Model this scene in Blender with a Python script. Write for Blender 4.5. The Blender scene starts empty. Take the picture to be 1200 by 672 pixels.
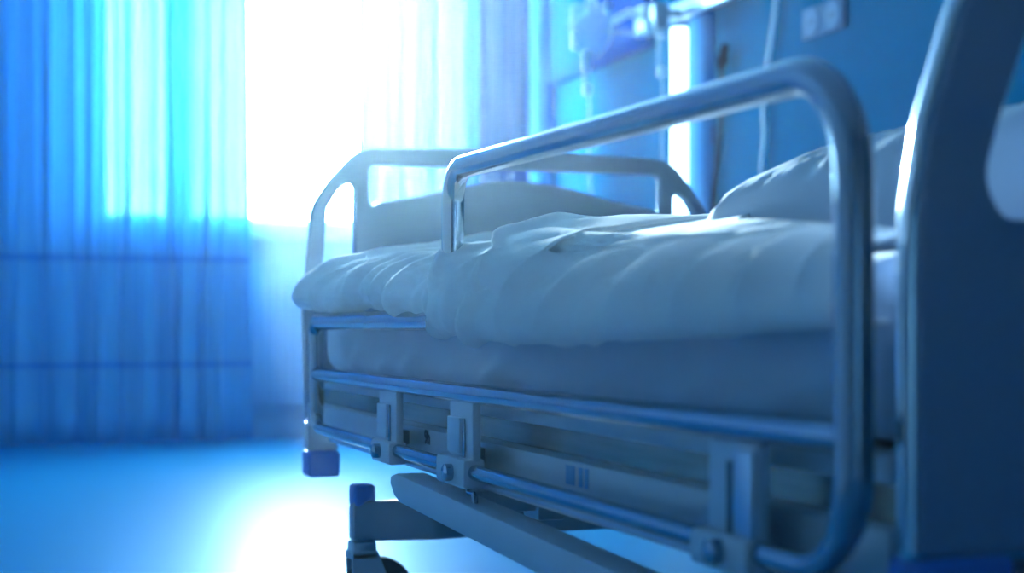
import bpy, bmesh, math, random
from mathutils import Vector, Matrix, noise

random.seed(7)
SC = bpy.context.scene
COL = SC.collection
PI = math.pi
H = 0.52                      # eye height of the photographer
TH = math.radians(20.1)       # how far the view turns to the right of the bed's long axis
F = 1800.0                    # focal length for a 1200 px wide frame
SN, CS = math.sin(TH), math.cos(TH)

# ------------------------------------------------------------------ measuring helpers
def W(px, py, X=None, Y=None, D=None):
    """world point seen at (px,py) lying on the plane X=, Y= or at depth D"""
    t = math.tan(TH + math.atan((px - 600.0) / F))
    if X is not None: Y = X / t
    elif Y is not None: X = Y * t
    else:
        lat = D * (px - 600.0) / F
        X = lat * CS + D * SN; Y = D * CS - lat * SN
    d = X * SN + Y * CS
    return Vector((X, Y, H + (380.0 - py) * d / F))

# ------------------------------------------------------------------ materials
def nodes_of(name):
    m = bpy.data.materials.new(name); m.use_nodes = True
    nt = m.node_tree
    return m, nt, nt.nodes['Principled BSDF'], nt.nodes['Material Output']

def setp(b, **k):
    for n, v in k.items():
        b.inputs[n.replace('_', ' ')].default_value = v

def rgba(c): return (c[0], c[1], c[2], 1.0)

def mat(name, col, rough=0.5, metal=0.0, var=0.06, scale=6.0, bump=0.0, bscale=60.0, spec=0.5, coat=0.0, sheen=0.0, stretch=(1, 1, 1)):
    m, nt, b, out = nodes_of(name)
    setp(b, Roughness=rough, Metallic=metal, Specular_IOR_Level=spec, Coat_Weight=coat, Sheen_Weight=sheen)
    tc = nt.nodes.new('ShaderNodeTexCoord')
    mp = nt.nodes.new('ShaderNodeMapping'); mp.inputs['Scale'].default_value = stretch
    nt.links.new(tc.outputs['Object'], mp.inputs['Vector'])
    nz = nt.nodes.new('ShaderNodeTexNoise'); nz.inputs['Scale'].default_value = scale; nz.inputs['Detail'].default_value = 4
    nt.links.new(mp.outputs['Vector'], nz.inputs['Vector'])
    mx = nt.nodes.new('ShaderNodeMix'); mx.data_type = 'RGBA'
    mx.inputs[6].default_value = rgba([max(0, c * (1 - var)) for c in col])
    mx.inputs[7].default_value = rgba([min(1, c * (1 + var)) for c in col])
    nt.links.new(nz.outputs['Fac'], mx.inputs[0])
    nt.links.new(mx.outputs[2], b.inputs['Base Color'])
    if bump > 0:
        n2 = nt.nodes.new('ShaderNodeTexNoise'); n2.inputs['Scale'].default_value = bscale; n2.inputs['Detail'].default_value = 3
        nt.links.new(mp.outputs['Vector'], n2.inputs['Vector'])
        bp = nt.nodes.new('ShaderNodeBump'); bp.inputs['Strength'].default_value = bump; bp.inputs['Distance'].default_value = 0.01
        nt.links.new(n2.outputs['Fac'], bp.inputs['Height'])
        nt.links.new(bp.outputs['Normal'], b.inputs['Normal'])
    return m

def cloth_mat(name, col, trans=0.0, transl=0.3, rough=0.8, bump=0.05, tint=(0.6, 0.84, 0.92)):
    """woven cloth: diffuse front, light passing through, gaps in the weave"""
    m, nt, b, out = nodes_of(name)
    setp(b, Roughness=rough, Specular_IOR_Level=0.25, Sheen_Weight=0.25)
    tc = nt.nodes.new('ShaderNodeTexCoord')
    nz = nt.nodes.new('ShaderNodeTexNoise'); nz.inputs['Scale'].default_value = 5; nz.inputs['Detail'].default_value = 5
    nt.links.new(tc.outputs['Object'], nz.inputs['Vector'])
    mx = nt.nodes.new('ShaderNodeMix'); mx.data_type = 'RGBA'
    mx.inputs[6].default_value = rgba([c * 0.95 for c in col]); mx.inputs[7].default_value = rgba([min(1, c * 1.04) for c in col])
    nt.links.new(nz.outputs['Fac'], mx.inputs[0]); nt.links.new(mx.outputs[2], b.inputs['Base Color'])
    n2 = nt.nodes.new('ShaderNodeTexNoise'); n2.inputs['Scale'].default_value = 90; n2.inputs['Detail'].default_value = 4
    nt.links.new(tc.outputs['Object'], n2.inputs['Vector'])
    bp = nt.nodes.new('ShaderNodeBump'); bp.inputs['Strength'].default_value = bump; bp.inputs['Distance'].default_value = 0.005
    nt.links.new(n2.outputs['Fac'], bp.inputs['Height']); nt.links.new(bp.outputs['Normal'], b.inputs['Normal'])
    tl = nt.nodes.new('ShaderNodeBsdfTranslucent'); tl.inputs['Color'].default_value = rgba(col)
    m1 = nt.nodes.new('ShaderNodeMixShader'); m1.inputs[0].default_value = transl
    nt.links.new(b.outputs[0], m1.inputs[1]); nt.links.new(tl.outputs[0], m1.inputs[2])
    last = m1
    if trans > 0:
        tr = nt.nodes.new('ShaderNodeBsdfTransparent'); tr.inputs['Color'].default_value = rgba(tint)
        m2 = nt.nodes.new('ShaderNodeMixShader')
        lw = nt.nodes.new('ShaderNodeLayerWeight'); lw.inputs['Blend'].default_value = 0.5
        mr = nt.nodes.new('ShaderNodeMapRange'); mr.inputs[3].default_value = trans; mr.inputs[4].default_value = trans * 0.1
        nt.links.new(lw.outputs['Facing'], mr.inputs[0]); nt.links.new(mr.outputs[0], m2.inputs[0])
        nt.links.new(last.outputs[0], m2.inputs[1]); nt.links.new(tr.outputs[0], m2.inputs[2]); last = m2
    nt.links.new(last.outputs[0], out.inputs['Surface'])
    return m

def clear_mat(name, tint, trans=0.8, rough=0.08, body=(0.8, 0.9, 1.0)):
    """thin clear plastic or window glass"""
    m, nt, b, out = nodes_of(name)
    setp(b, Roughness=rough, Specular_IOR_Level=0.6); b.inputs['Base Color'].default_value = rgba(body)
    tr = nt.nodes.new('ShaderNodeBsdfTransparent'); tr.inputs['Color'].default_value = rgba(tint)
    ly = nt.nodes.new('ShaderNodeLayerWeight'); ly.inputs['Blend'].default_value = 0.35
    mr = nt.nodes.new('ShaderNodeMapRange'); mr.inputs[3].default_value = 1 - trans; mr.inputs[4].default_value = min(1, 1 - trans + 0.5)
    nt.links.new(ly.outputs['Facing'], mr.inputs[0])
    ms = nt.nodes.new('ShaderNodeMixShader')
    nt.links.new(mr.outputs[0], ms.inputs[0])
    nt.links.new(tr.outputs[0], ms.inputs[1]); nt.links.new(b.outputs[0], ms.inputs[2])
    nt.links.new(ms.outputs[0], out.inputs['Surface'])
    return m

def emit_mat(name, col, strength):
    m, nt, b, out = nodes_of(name)
    b.inputs['Base Color'].default_value = (0.8, 0.9, 1, 1)
    b.inputs['Emission Color'].default_value = rgba(col); b.inputs['Emission Strength'].default_value = strength
    return m

M = {}
M['wall_blue'] = mat('wall_blue', (0.001, 0.125, 0.235), 0.8, var=0.04, bump=0.03, bscale=200, spec=0.0)
M['wall_white'] = mat('wall_white', (0.80, 0.86, 0.90), 0.6, var=0.03)
M['wall_deep'] = mat('wall_deep_blue', (0.035, 0.12, 0.20), 0.7, var=0.03)
M['wall_pale'] = mat('wall_pale', (0.42, 0.68, 0.86), 0.55, var=0.04, bump=0.03, bscale=200)
M['ceiling'] = mat('ceiling_paint', (0.70, 0.80, 0.86), 0.7, var=0.03)
M['floor'] = mat('floor_vinyl', (0.001, 0.29, 0.54), 0.33, var=0.05, scale=3, spec=0.6)
M['white_paint'] = mat('white_paint', (0.62, 0.76, 0.9), 0.35, var=0.03)
M['trim'] = mat('pale_blue_trim', (0.06, 0.32, 0.62), 0.6, var=0.03, spec=0.1)
M['radiator'] = mat('radiator_enamel', (0.40, 0.66, 0.9), 0.35, var=0.03)
M['steel'] = mat('brushed_steel', (0.27, 0.36, 0.46), 0.15, 1.0, var=0.05, scale=30)
M['steel_dull'] = mat('satin_steel', (0.42, 0.53, 0.66), 0.36, 1.0, var=0.06, scale=20)
M['groove'] = mat('dark_bronze_groove', (0.34, 0.29, 0.25), 0.22, 0.85, var=0.4, scale=9, stretch=(1, 0.6, 14))
M['frame_paint'] = mat('grey_frame_paint', (0.46, 0.55, 0.64), 0.36, 0.1, var=0.05, scale=12)
M['frame_dark'] = mat('slate_frame_paint', (0.30, 0.37, 0.46), 0.34, 0.5, var=0.06, scale=12)
M['board'] = mat('grey_board_laminate', (0.21, 0.30, 0.46), 0.32, 0.0, var=0.03, scale=8, coat=0.3)
M['edge'] = mat('board_edge_band', (0.75, 0.83, 0.9), 0.16, 0.9, var=0.03)
M['bumper'] = mat('blue_rubber', (0.04, 0.22, 0.68), 0.5, var=0.05)
M['rubber'] = mat('dark_rubber', (0.035, 0.04, 0.06), 0.55, var=0.2)
M['linen'] = cloth_mat('white_linen', (0.88, 0.92, 0.95), 0.0, 0.28)
M['sheet'] = cloth_mat('fitted_sheet_cotton', (0.50, 0.62, 0.78), 0.0, 0.04)
M['pillow'] = cloth_mat('pillow_cotton', (0.66, 0.75, 0.86), 0.0, 0.10)
M['sheer'] = cloth_mat('sheer_blue_voile', (0.17, 0.60, 0.92), 0.20, 0.16, bump=0.02)
M['sheer_pale'] = cloth_mat('sheer_pale_voile', (0.10, 0.46, 0.86), 0.165, 0.07, bump=0.02, tint=(0.75, 0.88, 0.94))
M['shade_strip'] = cloth_mat('curtain_shade_strip', (0.06, 0.30, 0.72), 0.0, 0.25, bump=0.02)
M['drape'] = cloth_mat('violet_blue_drape', (0.04, 0.11, 0.46), 0.0, 0.02, bump=0.02)
M['glass'] = clear_mat('window_glass', (0.96, 0.99, 1.0), 0.97, 0.02)
M['bag'] = clear_mat('clear_pvc', (0.80, 0.93, 0.98), 0.8, 0.12, (0.75, 0.9, 0.95))
M['tube'] = clear_mat('clear_tubing', (0.85, 0.95, 1.0), 0.45, 0.12, (0.7, 0.88, 0.96))
M['plug'] = mat('white_plastic', (0.72, 0.80, 0.88), 0.3, var=0.02)
M['socket'] = mat('socket_plate', (0.10, 0.17, 0.28), 0.7, var=0.02, spec=0.08)
M['socket_in'] = mat('socket_insert', (0.15, 0.23, 0.36), 0.7, var=0.02, spec=0.08)
M['black'] = mat('black_cable', (0.001, 0.008, 0.03), 1.0, var=0.1, spec=0.0)
M['panel_blue'] = mat('blue_laminate', (0.001, 0.07, 0.32), 0.7, var=0.03, spec=0.0)
M['lamp'] = emit_mat('lit_diffuser', (0.62, 0.92, 1.0), 3.5)
M['tag_blue'] = mat('blue_sticker', (0.10, 0.32, 0.62), 0.4, var=0.02)
M['ink'] = mat('dark_print', (0.03, 0.05, 0.10), 0.5, var=0.02)

# ------------------------------------------------------------------ mesh helpers
def link(name, me, m, parent=None):
    o = bpy.data.objects.new(name, me); COL.objects.link(o)
    if m is not None:
        me.materials.append(m)
    if parent is not None: o.parent = parent
    return o

def from_bm(name, bm, m, parent=None, smooth=True, angle=40):
    bmesh.ops.recalc_face_normals(bm, faces=bm.faces)
    me = bpy.data.meshes.new(name); bm.to_mesh(me); bm.free()
    if smooth:
        for p in me.polygons: p.use_smooth = True
        me.set_sharp_from_angle(angle=math.radians(angle))
    return link(name, me, m, parent)

def tag(o, label, cat, group=None, kind=None):
    o['label'] = label; o['category'] = cat
    if group: o['group'] = group
    if kind: o['kind'] = kind
    return o

def thing(name, label, cat, loc=(0, 0, 0), group=None):
    o = bpy.data.objects.new(name, None); COL.objects.link(o); o.location = loc
    o.empty_display_size = 0.1
    return tag(o, label, cat, group)

def struct(o):
    o['kind'] = 'structure'; return o

def add_box(bm, lo, hi, bev=0.0, seg=2):
    c = [(a + b) / 2 for a, b in zip(lo, hi)]; s = [abs(b - a) for a, b in zip(lo, hi)]
    r = bmesh.ops.create_cube(bm, size=1.0, matrix=Matrix.Translation(c) @ Matrix.Diagonal((s[0], s[1], s[2], 1)))
    if bev > 0:
        es = list({e for v in r['verts'] for e in v.link_edges})
        bmesh.ops.bevel(bm, geom=es, offset=min(bev, min(s) * 0.49), segments=seg, affect='EDGES', profile=0.5)

def box(name, lo, hi, m, parent=None, bev=0.004, seg=2):
    bm = bmesh.new(); add_box(bm, lo, hi, bev, seg)
    return from_bm(name, bm, m, parent)

def fillet(pts, r, seg=8, closed=False):
    pts = [Vector(p) for p in pts]; n = len(pts); out = []
    for i in range(n):
        if not closed and i in (0, n - 1): out.append(pts[i]); continue
        p, a, b = pts[i], pts[i - 1], pts[(i + 1) % n]
        ri = r[i] if isinstance(r, (list, tuple)) else r
        da, db = (a - p), (b - p); la, lb = da.length, db.length
        da.normalize(); db.normalize()
        ang = da.angle(db)
        if ri <= 0 or ang > 3.1: out.append(p); continue
        t = min(ri / math.tan(ang / 2), la * 0.49, lb * 0.49); rr = t * math.tan(ang / 2)
        c = p + (da + db).normalized() * (rr / math.sin(ang / 2))
        s, e = p + da * t - c, p + db * t - c
        q = s.rotation_difference(e)
        for k in range(seg + 1):
            from mathutils import Quaternion
            out.append(c + Quaternion().slerp(q, k / seg) @ s)
    return out

def add_tube(bm, pts, r, seg=16, closed=False, cap=True, flat=1.0):
    pts = [Vector(p) for p in pts]
    q = [pts[0]]
    for p in pts[1:]:
        if (p - q[-1]).length > 1e-5: q.append(p)
    if closed and (q[0] - q[-1]).length < 1e-5: q.pop()
    pts = q; n = len(pts); rings = []
    def tan(i):
        if closed: return (pts[(i + 1) % n] - pts[i - 1]).normalized()
        if i == 0: return (pts[1] - pts[0]).normalized()
        if i == n - 1: return (pts[-1] - pts[-2]).normalized()
        return ((pts[i + 1] - pts[i]).normalized() + (pts[i] - pts[i - 1]).normalized()).normalized()
    t = tan(0); up = Vector((0, 0, 1)) if abs(t.z) < 0.9 else Vector((1, 0, 0))
    nrm = (up - t * up.dot(t)).normalized()
    for i in range(n):
        t2 = tan(i)
        if i: nrm = t.rotation_difference(t2) @ nrm
        nrm = (nrm - t2 * nrm.dot(t2)).normalized(); t = t2
        bn = t.cross(nrm)
        ri = r[i] if isinstance(r, (list, tuple)) else r
        rings.append([bm.verts.new(pts[i] + (nrm * math.cos(a) + bn * math.sin(a) * flat) * ri) for a in (2 * PI * k / seg for k in range(seg))])
    for i in range(n if closed else n - 1):
        A, B = rings[i], rings[(i + 1) % n]
        for k in range(seg):
            bm.faces.new((A[k], A[(k + 1) % seg], B[(k + 1) % seg], B[k]))
    if cap and not closed:
        bm.faces.new(rings[0][::-1]); bm.faces.new(rings[-1])

def tube(name, pts, r, m, parent=None, seg=16, closed=False):
    bm = bmesh.new(); add_tube(bm, pts, r, seg, closed)
    return from_bm(name, bm, m, parent, angle=60)

def add_lathe(bm, prof, base, seg=20, axis='Z'):
    rings = []
    for (r, h) in prof:
        ring = []
        for k in range(seg):
            a = 2 * PI * k / seg
            if axis == 'Z': v = Vector((r * math.cos(a), r * math.sin(a), h))
            else: v = Vector((h, r * math.cos(a), r * math.sin(a)))
            ring.append(bm.verts.new(Vector(base) + v))
        rings.append(ring)
    for A, B in zip(rings, rings[1:]):
        for k in range(seg): bm.faces.new((A[k], A[(k + 1) % seg], B[(k + 1) % seg], B[k]))
    bm.faces.new(rings[0][::-1]); bm.faces.new(rings[-1])

def lathe(name, prof, base, m, parent=None, seg=20, axis='Z'):
    bm = bmesh.new(); add_lathe(bm, prof, base, seg, axis)
    return from_bm(name, bm, m, parent)

def add_prism(bm, poly, vec):
    """extrude a 3-D polygon along vec"""
    a = [bm.verts.new(p) for p in poly]; b = [bm.verts.new(Vector(p) + Vector(vec)) for p in poly]
    n = len(a)
    for i in range(n): bm.faces.new((a[i], a[(i + 1) % n], b[(i + 1) % n], b[i]))
    bm.faces.new(a[::-1]); bm.faces.new(b)

def prism(name, poly, vec, m, parent=None, bev=0.0):
    bm = bmesh.new(); add_prism(bm, poly, vec)
    if bev > 0: bmesh.ops.bevel(bm, geom=list(bm.edges), offset=bev, segments=2, affect='EDGES', profile=0.5)
    return from_bm(name, bm, m, parent)

def plate_with_holes(name, loops, thick, bev, m, parent=None, y=0.0, bseg=5):
    """upright plate in the XZ plane, loops[0] the outline, the rest its openings; rounded edges"""
    cu = bpy.data.curves.new(name, 'CURVE'); cu.dimensions = '2D'; cu.fill_mode = 'BOTH'
    cu.extrude = thick / 2 - bev; cu.bevel_depth = bev; cu.bevel_resolution = bseg; cu.offset = -bev
    for lp in loops:
        sp = cu.splines.new('POLY'); sp.points.add(len(lp) - 1); sp.use_cyclic_u = True
        for p, q in zip(sp.points, lp): p.co = (q[0], q[1], 0, 1)
    t = bpy.data.objects.new('plate_tmp', cu); COL.objects.link(t)
    dg = bpy.context.evaluated_depsgraph_get()
    me = bpy.data.meshes.new_from_object(t.evaluated_get(dg))
    bpy.data.objects.remove(t); bpy.data.curves.remove(cu)
    me.transform(Matrix.Translation((0, y, 0)) @ Matrix.Rotation(PI / 2, 4, 'X'))
    me.name = name; me.materials.clear()
    for p in me.polygons: p.use_smooth = True
    me.set_sharp_from_angle(angle=math.radians(35))
    return link(name, me, m, parent)

def cat(p0, p1, p2, p3, t):
    return 0.5 * ((2 * p1) + (p2 - p0) * t + (2 * p0 - 5 * p1 + 4 * p2 - p3) * t * t + (3 * p1 - p0 - 3 * p2 + p3) * t ** 3)

def spline(vals, n, samples=None):
    """catmull-rom resample of a list of Vectors to n points"""
    out = []; m_ = len(vals) - 1
    for i in range(n):
        u = (i / (n - 1)) * m_ if samples is None else samples[i] * m_
        k = min(int(u), m_ - 1); t = u - k
        g = lambda j: vals[max(0, min(m_, j))]
        out.append(cat(g(k - 1), g(k), g(k + 1), g(k + 2), t))
    return out

# ================================================================== THE ROOM
XW, XL_, YW, YB, ZC = 2.74, -1.60, 7.00, -1.50, 2.75
struct(box('floor', (XL_ - 0.2, YB - 0.2, -0.12), (XW + 0.2, YW + 0.3, 0), M['floor'], bev=0))
struct(box('ceiling', (XL_ - 0.2, YB - 0.2, ZC), (XW + 0.2, YW + 0.3, ZC + 0.12), M['ceiling'], bev=0))
struct(box('wall_right', (XW, YB - 0.2, 0), (XW + 0.2, YW + 0.3, ZC), M['wall_blue'], bev=0))
struct(box('wall_left', (XL_ - 0.2, YB - 0.2, 0), (XL_, YW + 0.3, ZC), M['wall_white'], bev=0))
struct(box('wall_back', (XL_, YB - 0.2, 0), (XW, YB, ZC), M['wall_deep'], bev=0))
WX0, WX1, WZ0, WZ1 = 0.61, 2.40, 0.985, 2.58       # window opening
bm = bmesh.new()
add_box(bm, (XL_, YW, 0), (WX0, YW + 0.22, ZC)); add_box(bm, (WX1, YW, 0), (XW, YW + 0.22, ZC))
add_box(bm, (WX0, YW, 0), (WX1, YW + 0.22, WZ0)); add_box(bm, (WX0, YW, WZ1), (WX1, YW + 0.22, ZC))
struct(from_bm('wall_far', bm, M['wall_pale']))
# window: frame with two mullions, three panes, sill
win = bpy.data.objects.new('window_1', None); COL.objects.link(win); struct(win)
bm = bmesh.new()
fy0, fy1 = YW + 0.08, YW + 0.15
add_box(bm, (WX0, fy0, WZ0), (WX0 + 0.05, fy1, WZ1), 0.004); add_box(bm, (WX1 - 0.05, fy0, WZ0), (WX1, fy1, WZ1), 0.004)
add_box(bm, (WX0 + 0.05, fy0, WZ0), (WX1 - 0.05, fy1, WZ0 + 0.03), 0.004); add_box(bm, (WX0 + 0.05, fy0, WZ1 - 0.06), (WX1 - 0.05, fy1, WZ1), 0.004)
MUL = (0.98, 1.87)
for x, w_ in zip(MUL, (0.06, 0.035)): add_box(bm, (x - w_, fy0, WZ0 + 0.03), (x + w_, fy1, WZ1 - 0.06), 0.004)
struct(from_bm('window_frame', bm, M['white_paint'], win))
xs = [WX0 + 0.05, MUL[0] - 0.06, MUL[0] + 0.06, MUL[1] - 0.035, MUL[1] + 0.035, WX1 - 0.05]
for k in range(3):
    struct(box('window_pane', (xs[2 * k], YW + 0.11, WZ0 + 0.03), (xs[2 * k + 1], YW + 0.116, WZ1 - 0.06), M['glass'], win, bev=0))
struct(box('window_sill', (WX0 - 0.05, YW - 0.16, WZ0 - 0.075), (WX1 + 0.05, YW + 0.08, WZ0 - 0.002), M['white_paint'], win, bev=0.012))
struct(box('baseboard_far', (XL_, YW - 0.015, 0), (XW, YW, 0.09), M['wall_pale'], bev=0.003))
struct(box('baseboard_right', (XW - 0.015, YB, 0), (XW, YW - 0.015, 0.09), M['wall_blue'], bev=0.003))
# rounded pale column in the far right corner
bm = bmesh.new(); add_lathe(bm, [(0.06, 0.0), (0.06, ZC)], (XW - 0.055, YW - 0.07, 0), 32)
struct(from_bm('trim_1', bm, M['trim']))

# radiator below the window
rad = thing('radiator', 'white ribbed panel radiator on the wall under the bright window', 'radiator', (1.56, YW - 0.06, 0))
def local(par, o):
    o.parent = par; o.matrix_parent_inverse = Matrix.Translation(par.location).inverted(); return o
bm = bmesh.new()
x = 1.0
while x < 2.10:
    add_box(bm, (x, YW - 0.10, 0.16), (x + 0.034, YW - 0.075, 0.80), 0.009, 2); x += 0.037
add_box(bm, (1.0, YW - 0.075, 0.16), (2.11, YW - 0.055, 0.80))
local(rad, from_bm('panel', bm, M['radiator']))
bm = bmesh.new(); add_box(bm, (0.995, YW - 0.108, 0.80), (2.115, YW - 0.04, 0.825), 0.006)
local(rad, from_bm('top_grille', bm, M['radiator']))
for x in (1.2, 1.9):
    local(rad, box('bracket', (x - 0.02, YW - 0.056, 0.3), (x + 0.02, YW - 0.001, 0.7), M['steel_dull']))
local(rad, tube('pipe', fillet([(1.03, YW - 0.065, 0.17), (1.03, YW - 0.065, 0.05), (1.03, YW - 0.02, 0.05)], 0.03), 0.009, M['steel_dull']))
local(rad, tube('pipe', fillet([(2.08, YW - 0.065, 0.17), (2.08, YW - 0.065, 0.05), (2.08, YW - 0.02, 0.05)], 0.03), 0.009, M['steel_dull']))

# ------------------------------------------------------------------ curtains
def curtain(name, x0, x1, y0, amp, nf, m, label, z0=0.015, z1=2.66, seed=1, shade_heights=(), group=None, drift=0.03):
    rnd = random.Random(seed)
    nx, nz = nf * 14, 26
    ph = [rnd.uniform(-0.9, 0.9) for _ in range(nf + 3)]; am = [rnd.uniform(0.5, 1.25) for _ in range(nf + 3)]
    def pt(u, zt):
        f = u * nf
        k = int(f); t = f - k; s = t * t * (3 - 2 * t)
        p = ph[k] * (1 - s) + ph[k + 1] * s; a = am[k] * (1 - s) + am[k + 1] * s
        z = z0 + (z1 - z0) * zt
        open_ = 0.75 + 0.25 * (1 - zt)
        X = x0 + (x1 - x0) * u + drift * math.sin(2 * PI * f * 0.5 + p) * (1 - zt) + 0.012 * math.sin(2 * PI * 2 * f + p)
        Y = y0 + amp * a * open_ * math.sin(2 * PI * f + p * 1.6) + 0.25 * amp * math.sin(2 * PI * 2.3 * f + 3 * p + 1.2 * zt)
        return Vector((X, Y, z))
    bm = bmesh.new()
    rows = [[bm.verts.new(pt(i / nx, j / nz)) for i in range(nx + 1)] for j in range(nz + 1)]
    for j in range(nz):
        for i in range(nx): bm.faces.new((rows[j][i], rows[j][i + 1], rows[j + 1][i + 1], rows[j + 1][i]))
    o = from_bm(name, bm, m, angle=180)
    o.modifiers.new('thickness', 'SOLIDIFY').thickness = 0.0015
    tag(o, label, 'curtain', group)
    for zs in shade_heights:  # dark strips added on the cloth, mimicking the shadow gap below the sill
        bm = bmesh.new(); h = 0.011
        zt = (zs - z0) / (z1 - z0)
        a = [[bm.verts.new(pt(i / nx, zt) + Vector((0, -0.002 - s[0], s[1]))) for i in range(nx + 1)] for s in ((0, -h), (0.002, -h), (0.002, h), (0, h))]
        for i in range(nx):
            for j in range(4):
                bm.faces.new((a[j][i], a[j][i + 1], a[(j + 1) % 4][i + 1], a[(j + 1) % 4][i]))
        sb = from_bm('shade_band', bm, M['shade_strip'], o)
    return o
YC = 6.72
curtain('sheer_curtain', W(-70, 0, Y=YC).x, W(291, 0, Y=YC).x, YC, 0.035, 15, M['sheer'],
        'wide blue sheer curtain hanging to the floor left of the bare window', seed=11, shade_heights=(0.80, 0.345))
curtain('sheer_curtain', W(418, 0, Y=YC).x, W(566, 0, Y=YC).x, YC, 0.04, 8, M['sheer_pale'],
        'pale sheer curtain glowing in front of the window behind the footboard', seed=5)
curtain('drape_curtain', W(562, 0, Y=YC - 0.12).x, W(621, 0, Y=YC - 0.12).x, YC - 0.12, 0.03, 4, M['drape'],
        'narrow opaque violet-blue drape between pale sheer and room corner', seed=3)
tr = thing('curtain_rail', 'long white curtain track on the ceiling above the window', 'curtain rail', (1.2, YC - 0.03, 2.66))
local(tr, box('track', (-0.3, YC - 0.16, 2.675), (2.70, YC + 0.06, 2.75), M['white_paint'], bev=0.008))

# ================================================================== RIGHT WALL FITTINGS
# blue board
p0 = W(646, 97, X=XW - 0.04); p1 = W(757, 50, X=XW - 0.04)
bd = thing('wall_cabinet', 'shallow bright blue cabinet mounted high on wall behind drip bag', 'cabinet', (XW, (p0.y + p1.y) / 2, 1.68))
local(bd, box('body', (XW - 0.035, p1.y, 1.68), (XW - 0.001, p0.y, 2.45), M['panel_blue'], bev=0.006))
local(bd, box('door', (XW - 0.05, p1.y + 0.006, 1.70), (XW - 0.0355, p0.y - 0.006, 2.44), M['panel_blue'], bev=0.006))
local(bd, box('lower_lip', (XW - 0.06, p1.y, 1.665), (XW - 0.001, p0.y, 1.68), M['panel_blue'], bev=0.005))

# vertical wall lamp
lp = W(801, 100, X=XW - 0.03)
lamp = thing('wall_lamp', 'tall glowing white vertical wall lamp right of the drip lines', 'lamp', (XW, lp.y, 0.75))
glow_prof = [(XW - 0.001, lp.y + 0.03), (XW - 0.012, lp.y + 0.03), (XW - 0.012, lp.y - 0.036)] + [(XW - 0.001 - 0.050 * math.sin(PI * k / 16), lp.y - 0.12 + 0.083 * math.cos(PI * k / 16)) for k in range(1, 17)]  # rounded flank added so the lamp's glow fades across it
local(lamp, prism('glow_backing', [(a, b, 0.74) for a, b in glow_prof], (0, 0, 0.97), M['trim']))
bm = bmesh.new()
prof = [(0.029, -0.465), (0.033, -0.46), (0.033, 0.46), (0.029, 0.465)]
add_lathe(bm, prof, (XW - 0.048, lp.y, 1.225), 24)
local(lamp, from_bm('diffuser', bm, M['lamp']))
for z in (0.752, 1.692):
    local(lamp, lathe('end_cap', [(0.028, -0.012), (0.036, -0.008), (0.036, 0.006), (0.028, 0.008)], (XW - 0.048, lp.y, z), M['trim']))

# medical rail with clamp, arm, drip bag
r0, r1 = W(764, 30, X=XW - 0.08), W(905, 0, X=XW - 0.08)
zr = 1.735
rail = thing('medical_rail', 'grey horizontal equipment rail high on wall above the lamp', 'rail', (XW, r0.y, zr))
local(rail, box('profile', (XW - 0.095, 3.6, zr - 0.035), (XW - 0.055, r0.y + 0.05, zr + 0.035), M['steel_dull'], bev=0.008))
for yy in (3.9, 4.7, 5.4):
    local(rail, box('standoff', (XW - 0.056, yy - 0.03, zr - 0.03), (XW - 0.001, yy + 0.03, zr + 0.03), M['frame_paint'], bev=0.004))
arm = thing('drip_hanger', 'thin steel arm clamped to the wall rail holding the drip bag', 'arm', (XW - 0.1, r0.y, zr))
ya = r0.y - 0.02
bagp = W(693, 40, D=5.75)
za = W(742, 23, D=5.85).z
local(arm, box('clamp', (XW - 0.15, ya - 0.045, zr - 0.06), (XW - 0.094, ya + 0.045, zr + 0.06), M['frame_paint'], bev=0.01))
local(arm, tube('rod', [(XW - 0.14, ya, za), (bagp.x + 0.02, ya - 0.02, za + 0.005), (bagp.x - 0.0, bagp.y, za + 0.02)], 0.007, M['steel']))
k0, k1 = W(745, 20, X=XW - 0.2), W(768, 4, X=XW - 0.2)
local(arm, tube('clamp_handle', [(XW - 0.155, ya, zr + 0.02), (XW - 0.19, ya, zr + 0.03), (XW - 0.26, ya + 0.03, zr - 0.01)], 0.017, M['plug']))
local(arm, tube('hook', fillet([(bagp.x, bagp.y, za + 0.02), (bagp.x, bagp.y, za + 0.085), (bagp.x + 0.03, bagp.y, za + 0.085)], 0.02), 0.004, M['steel']))

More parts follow.
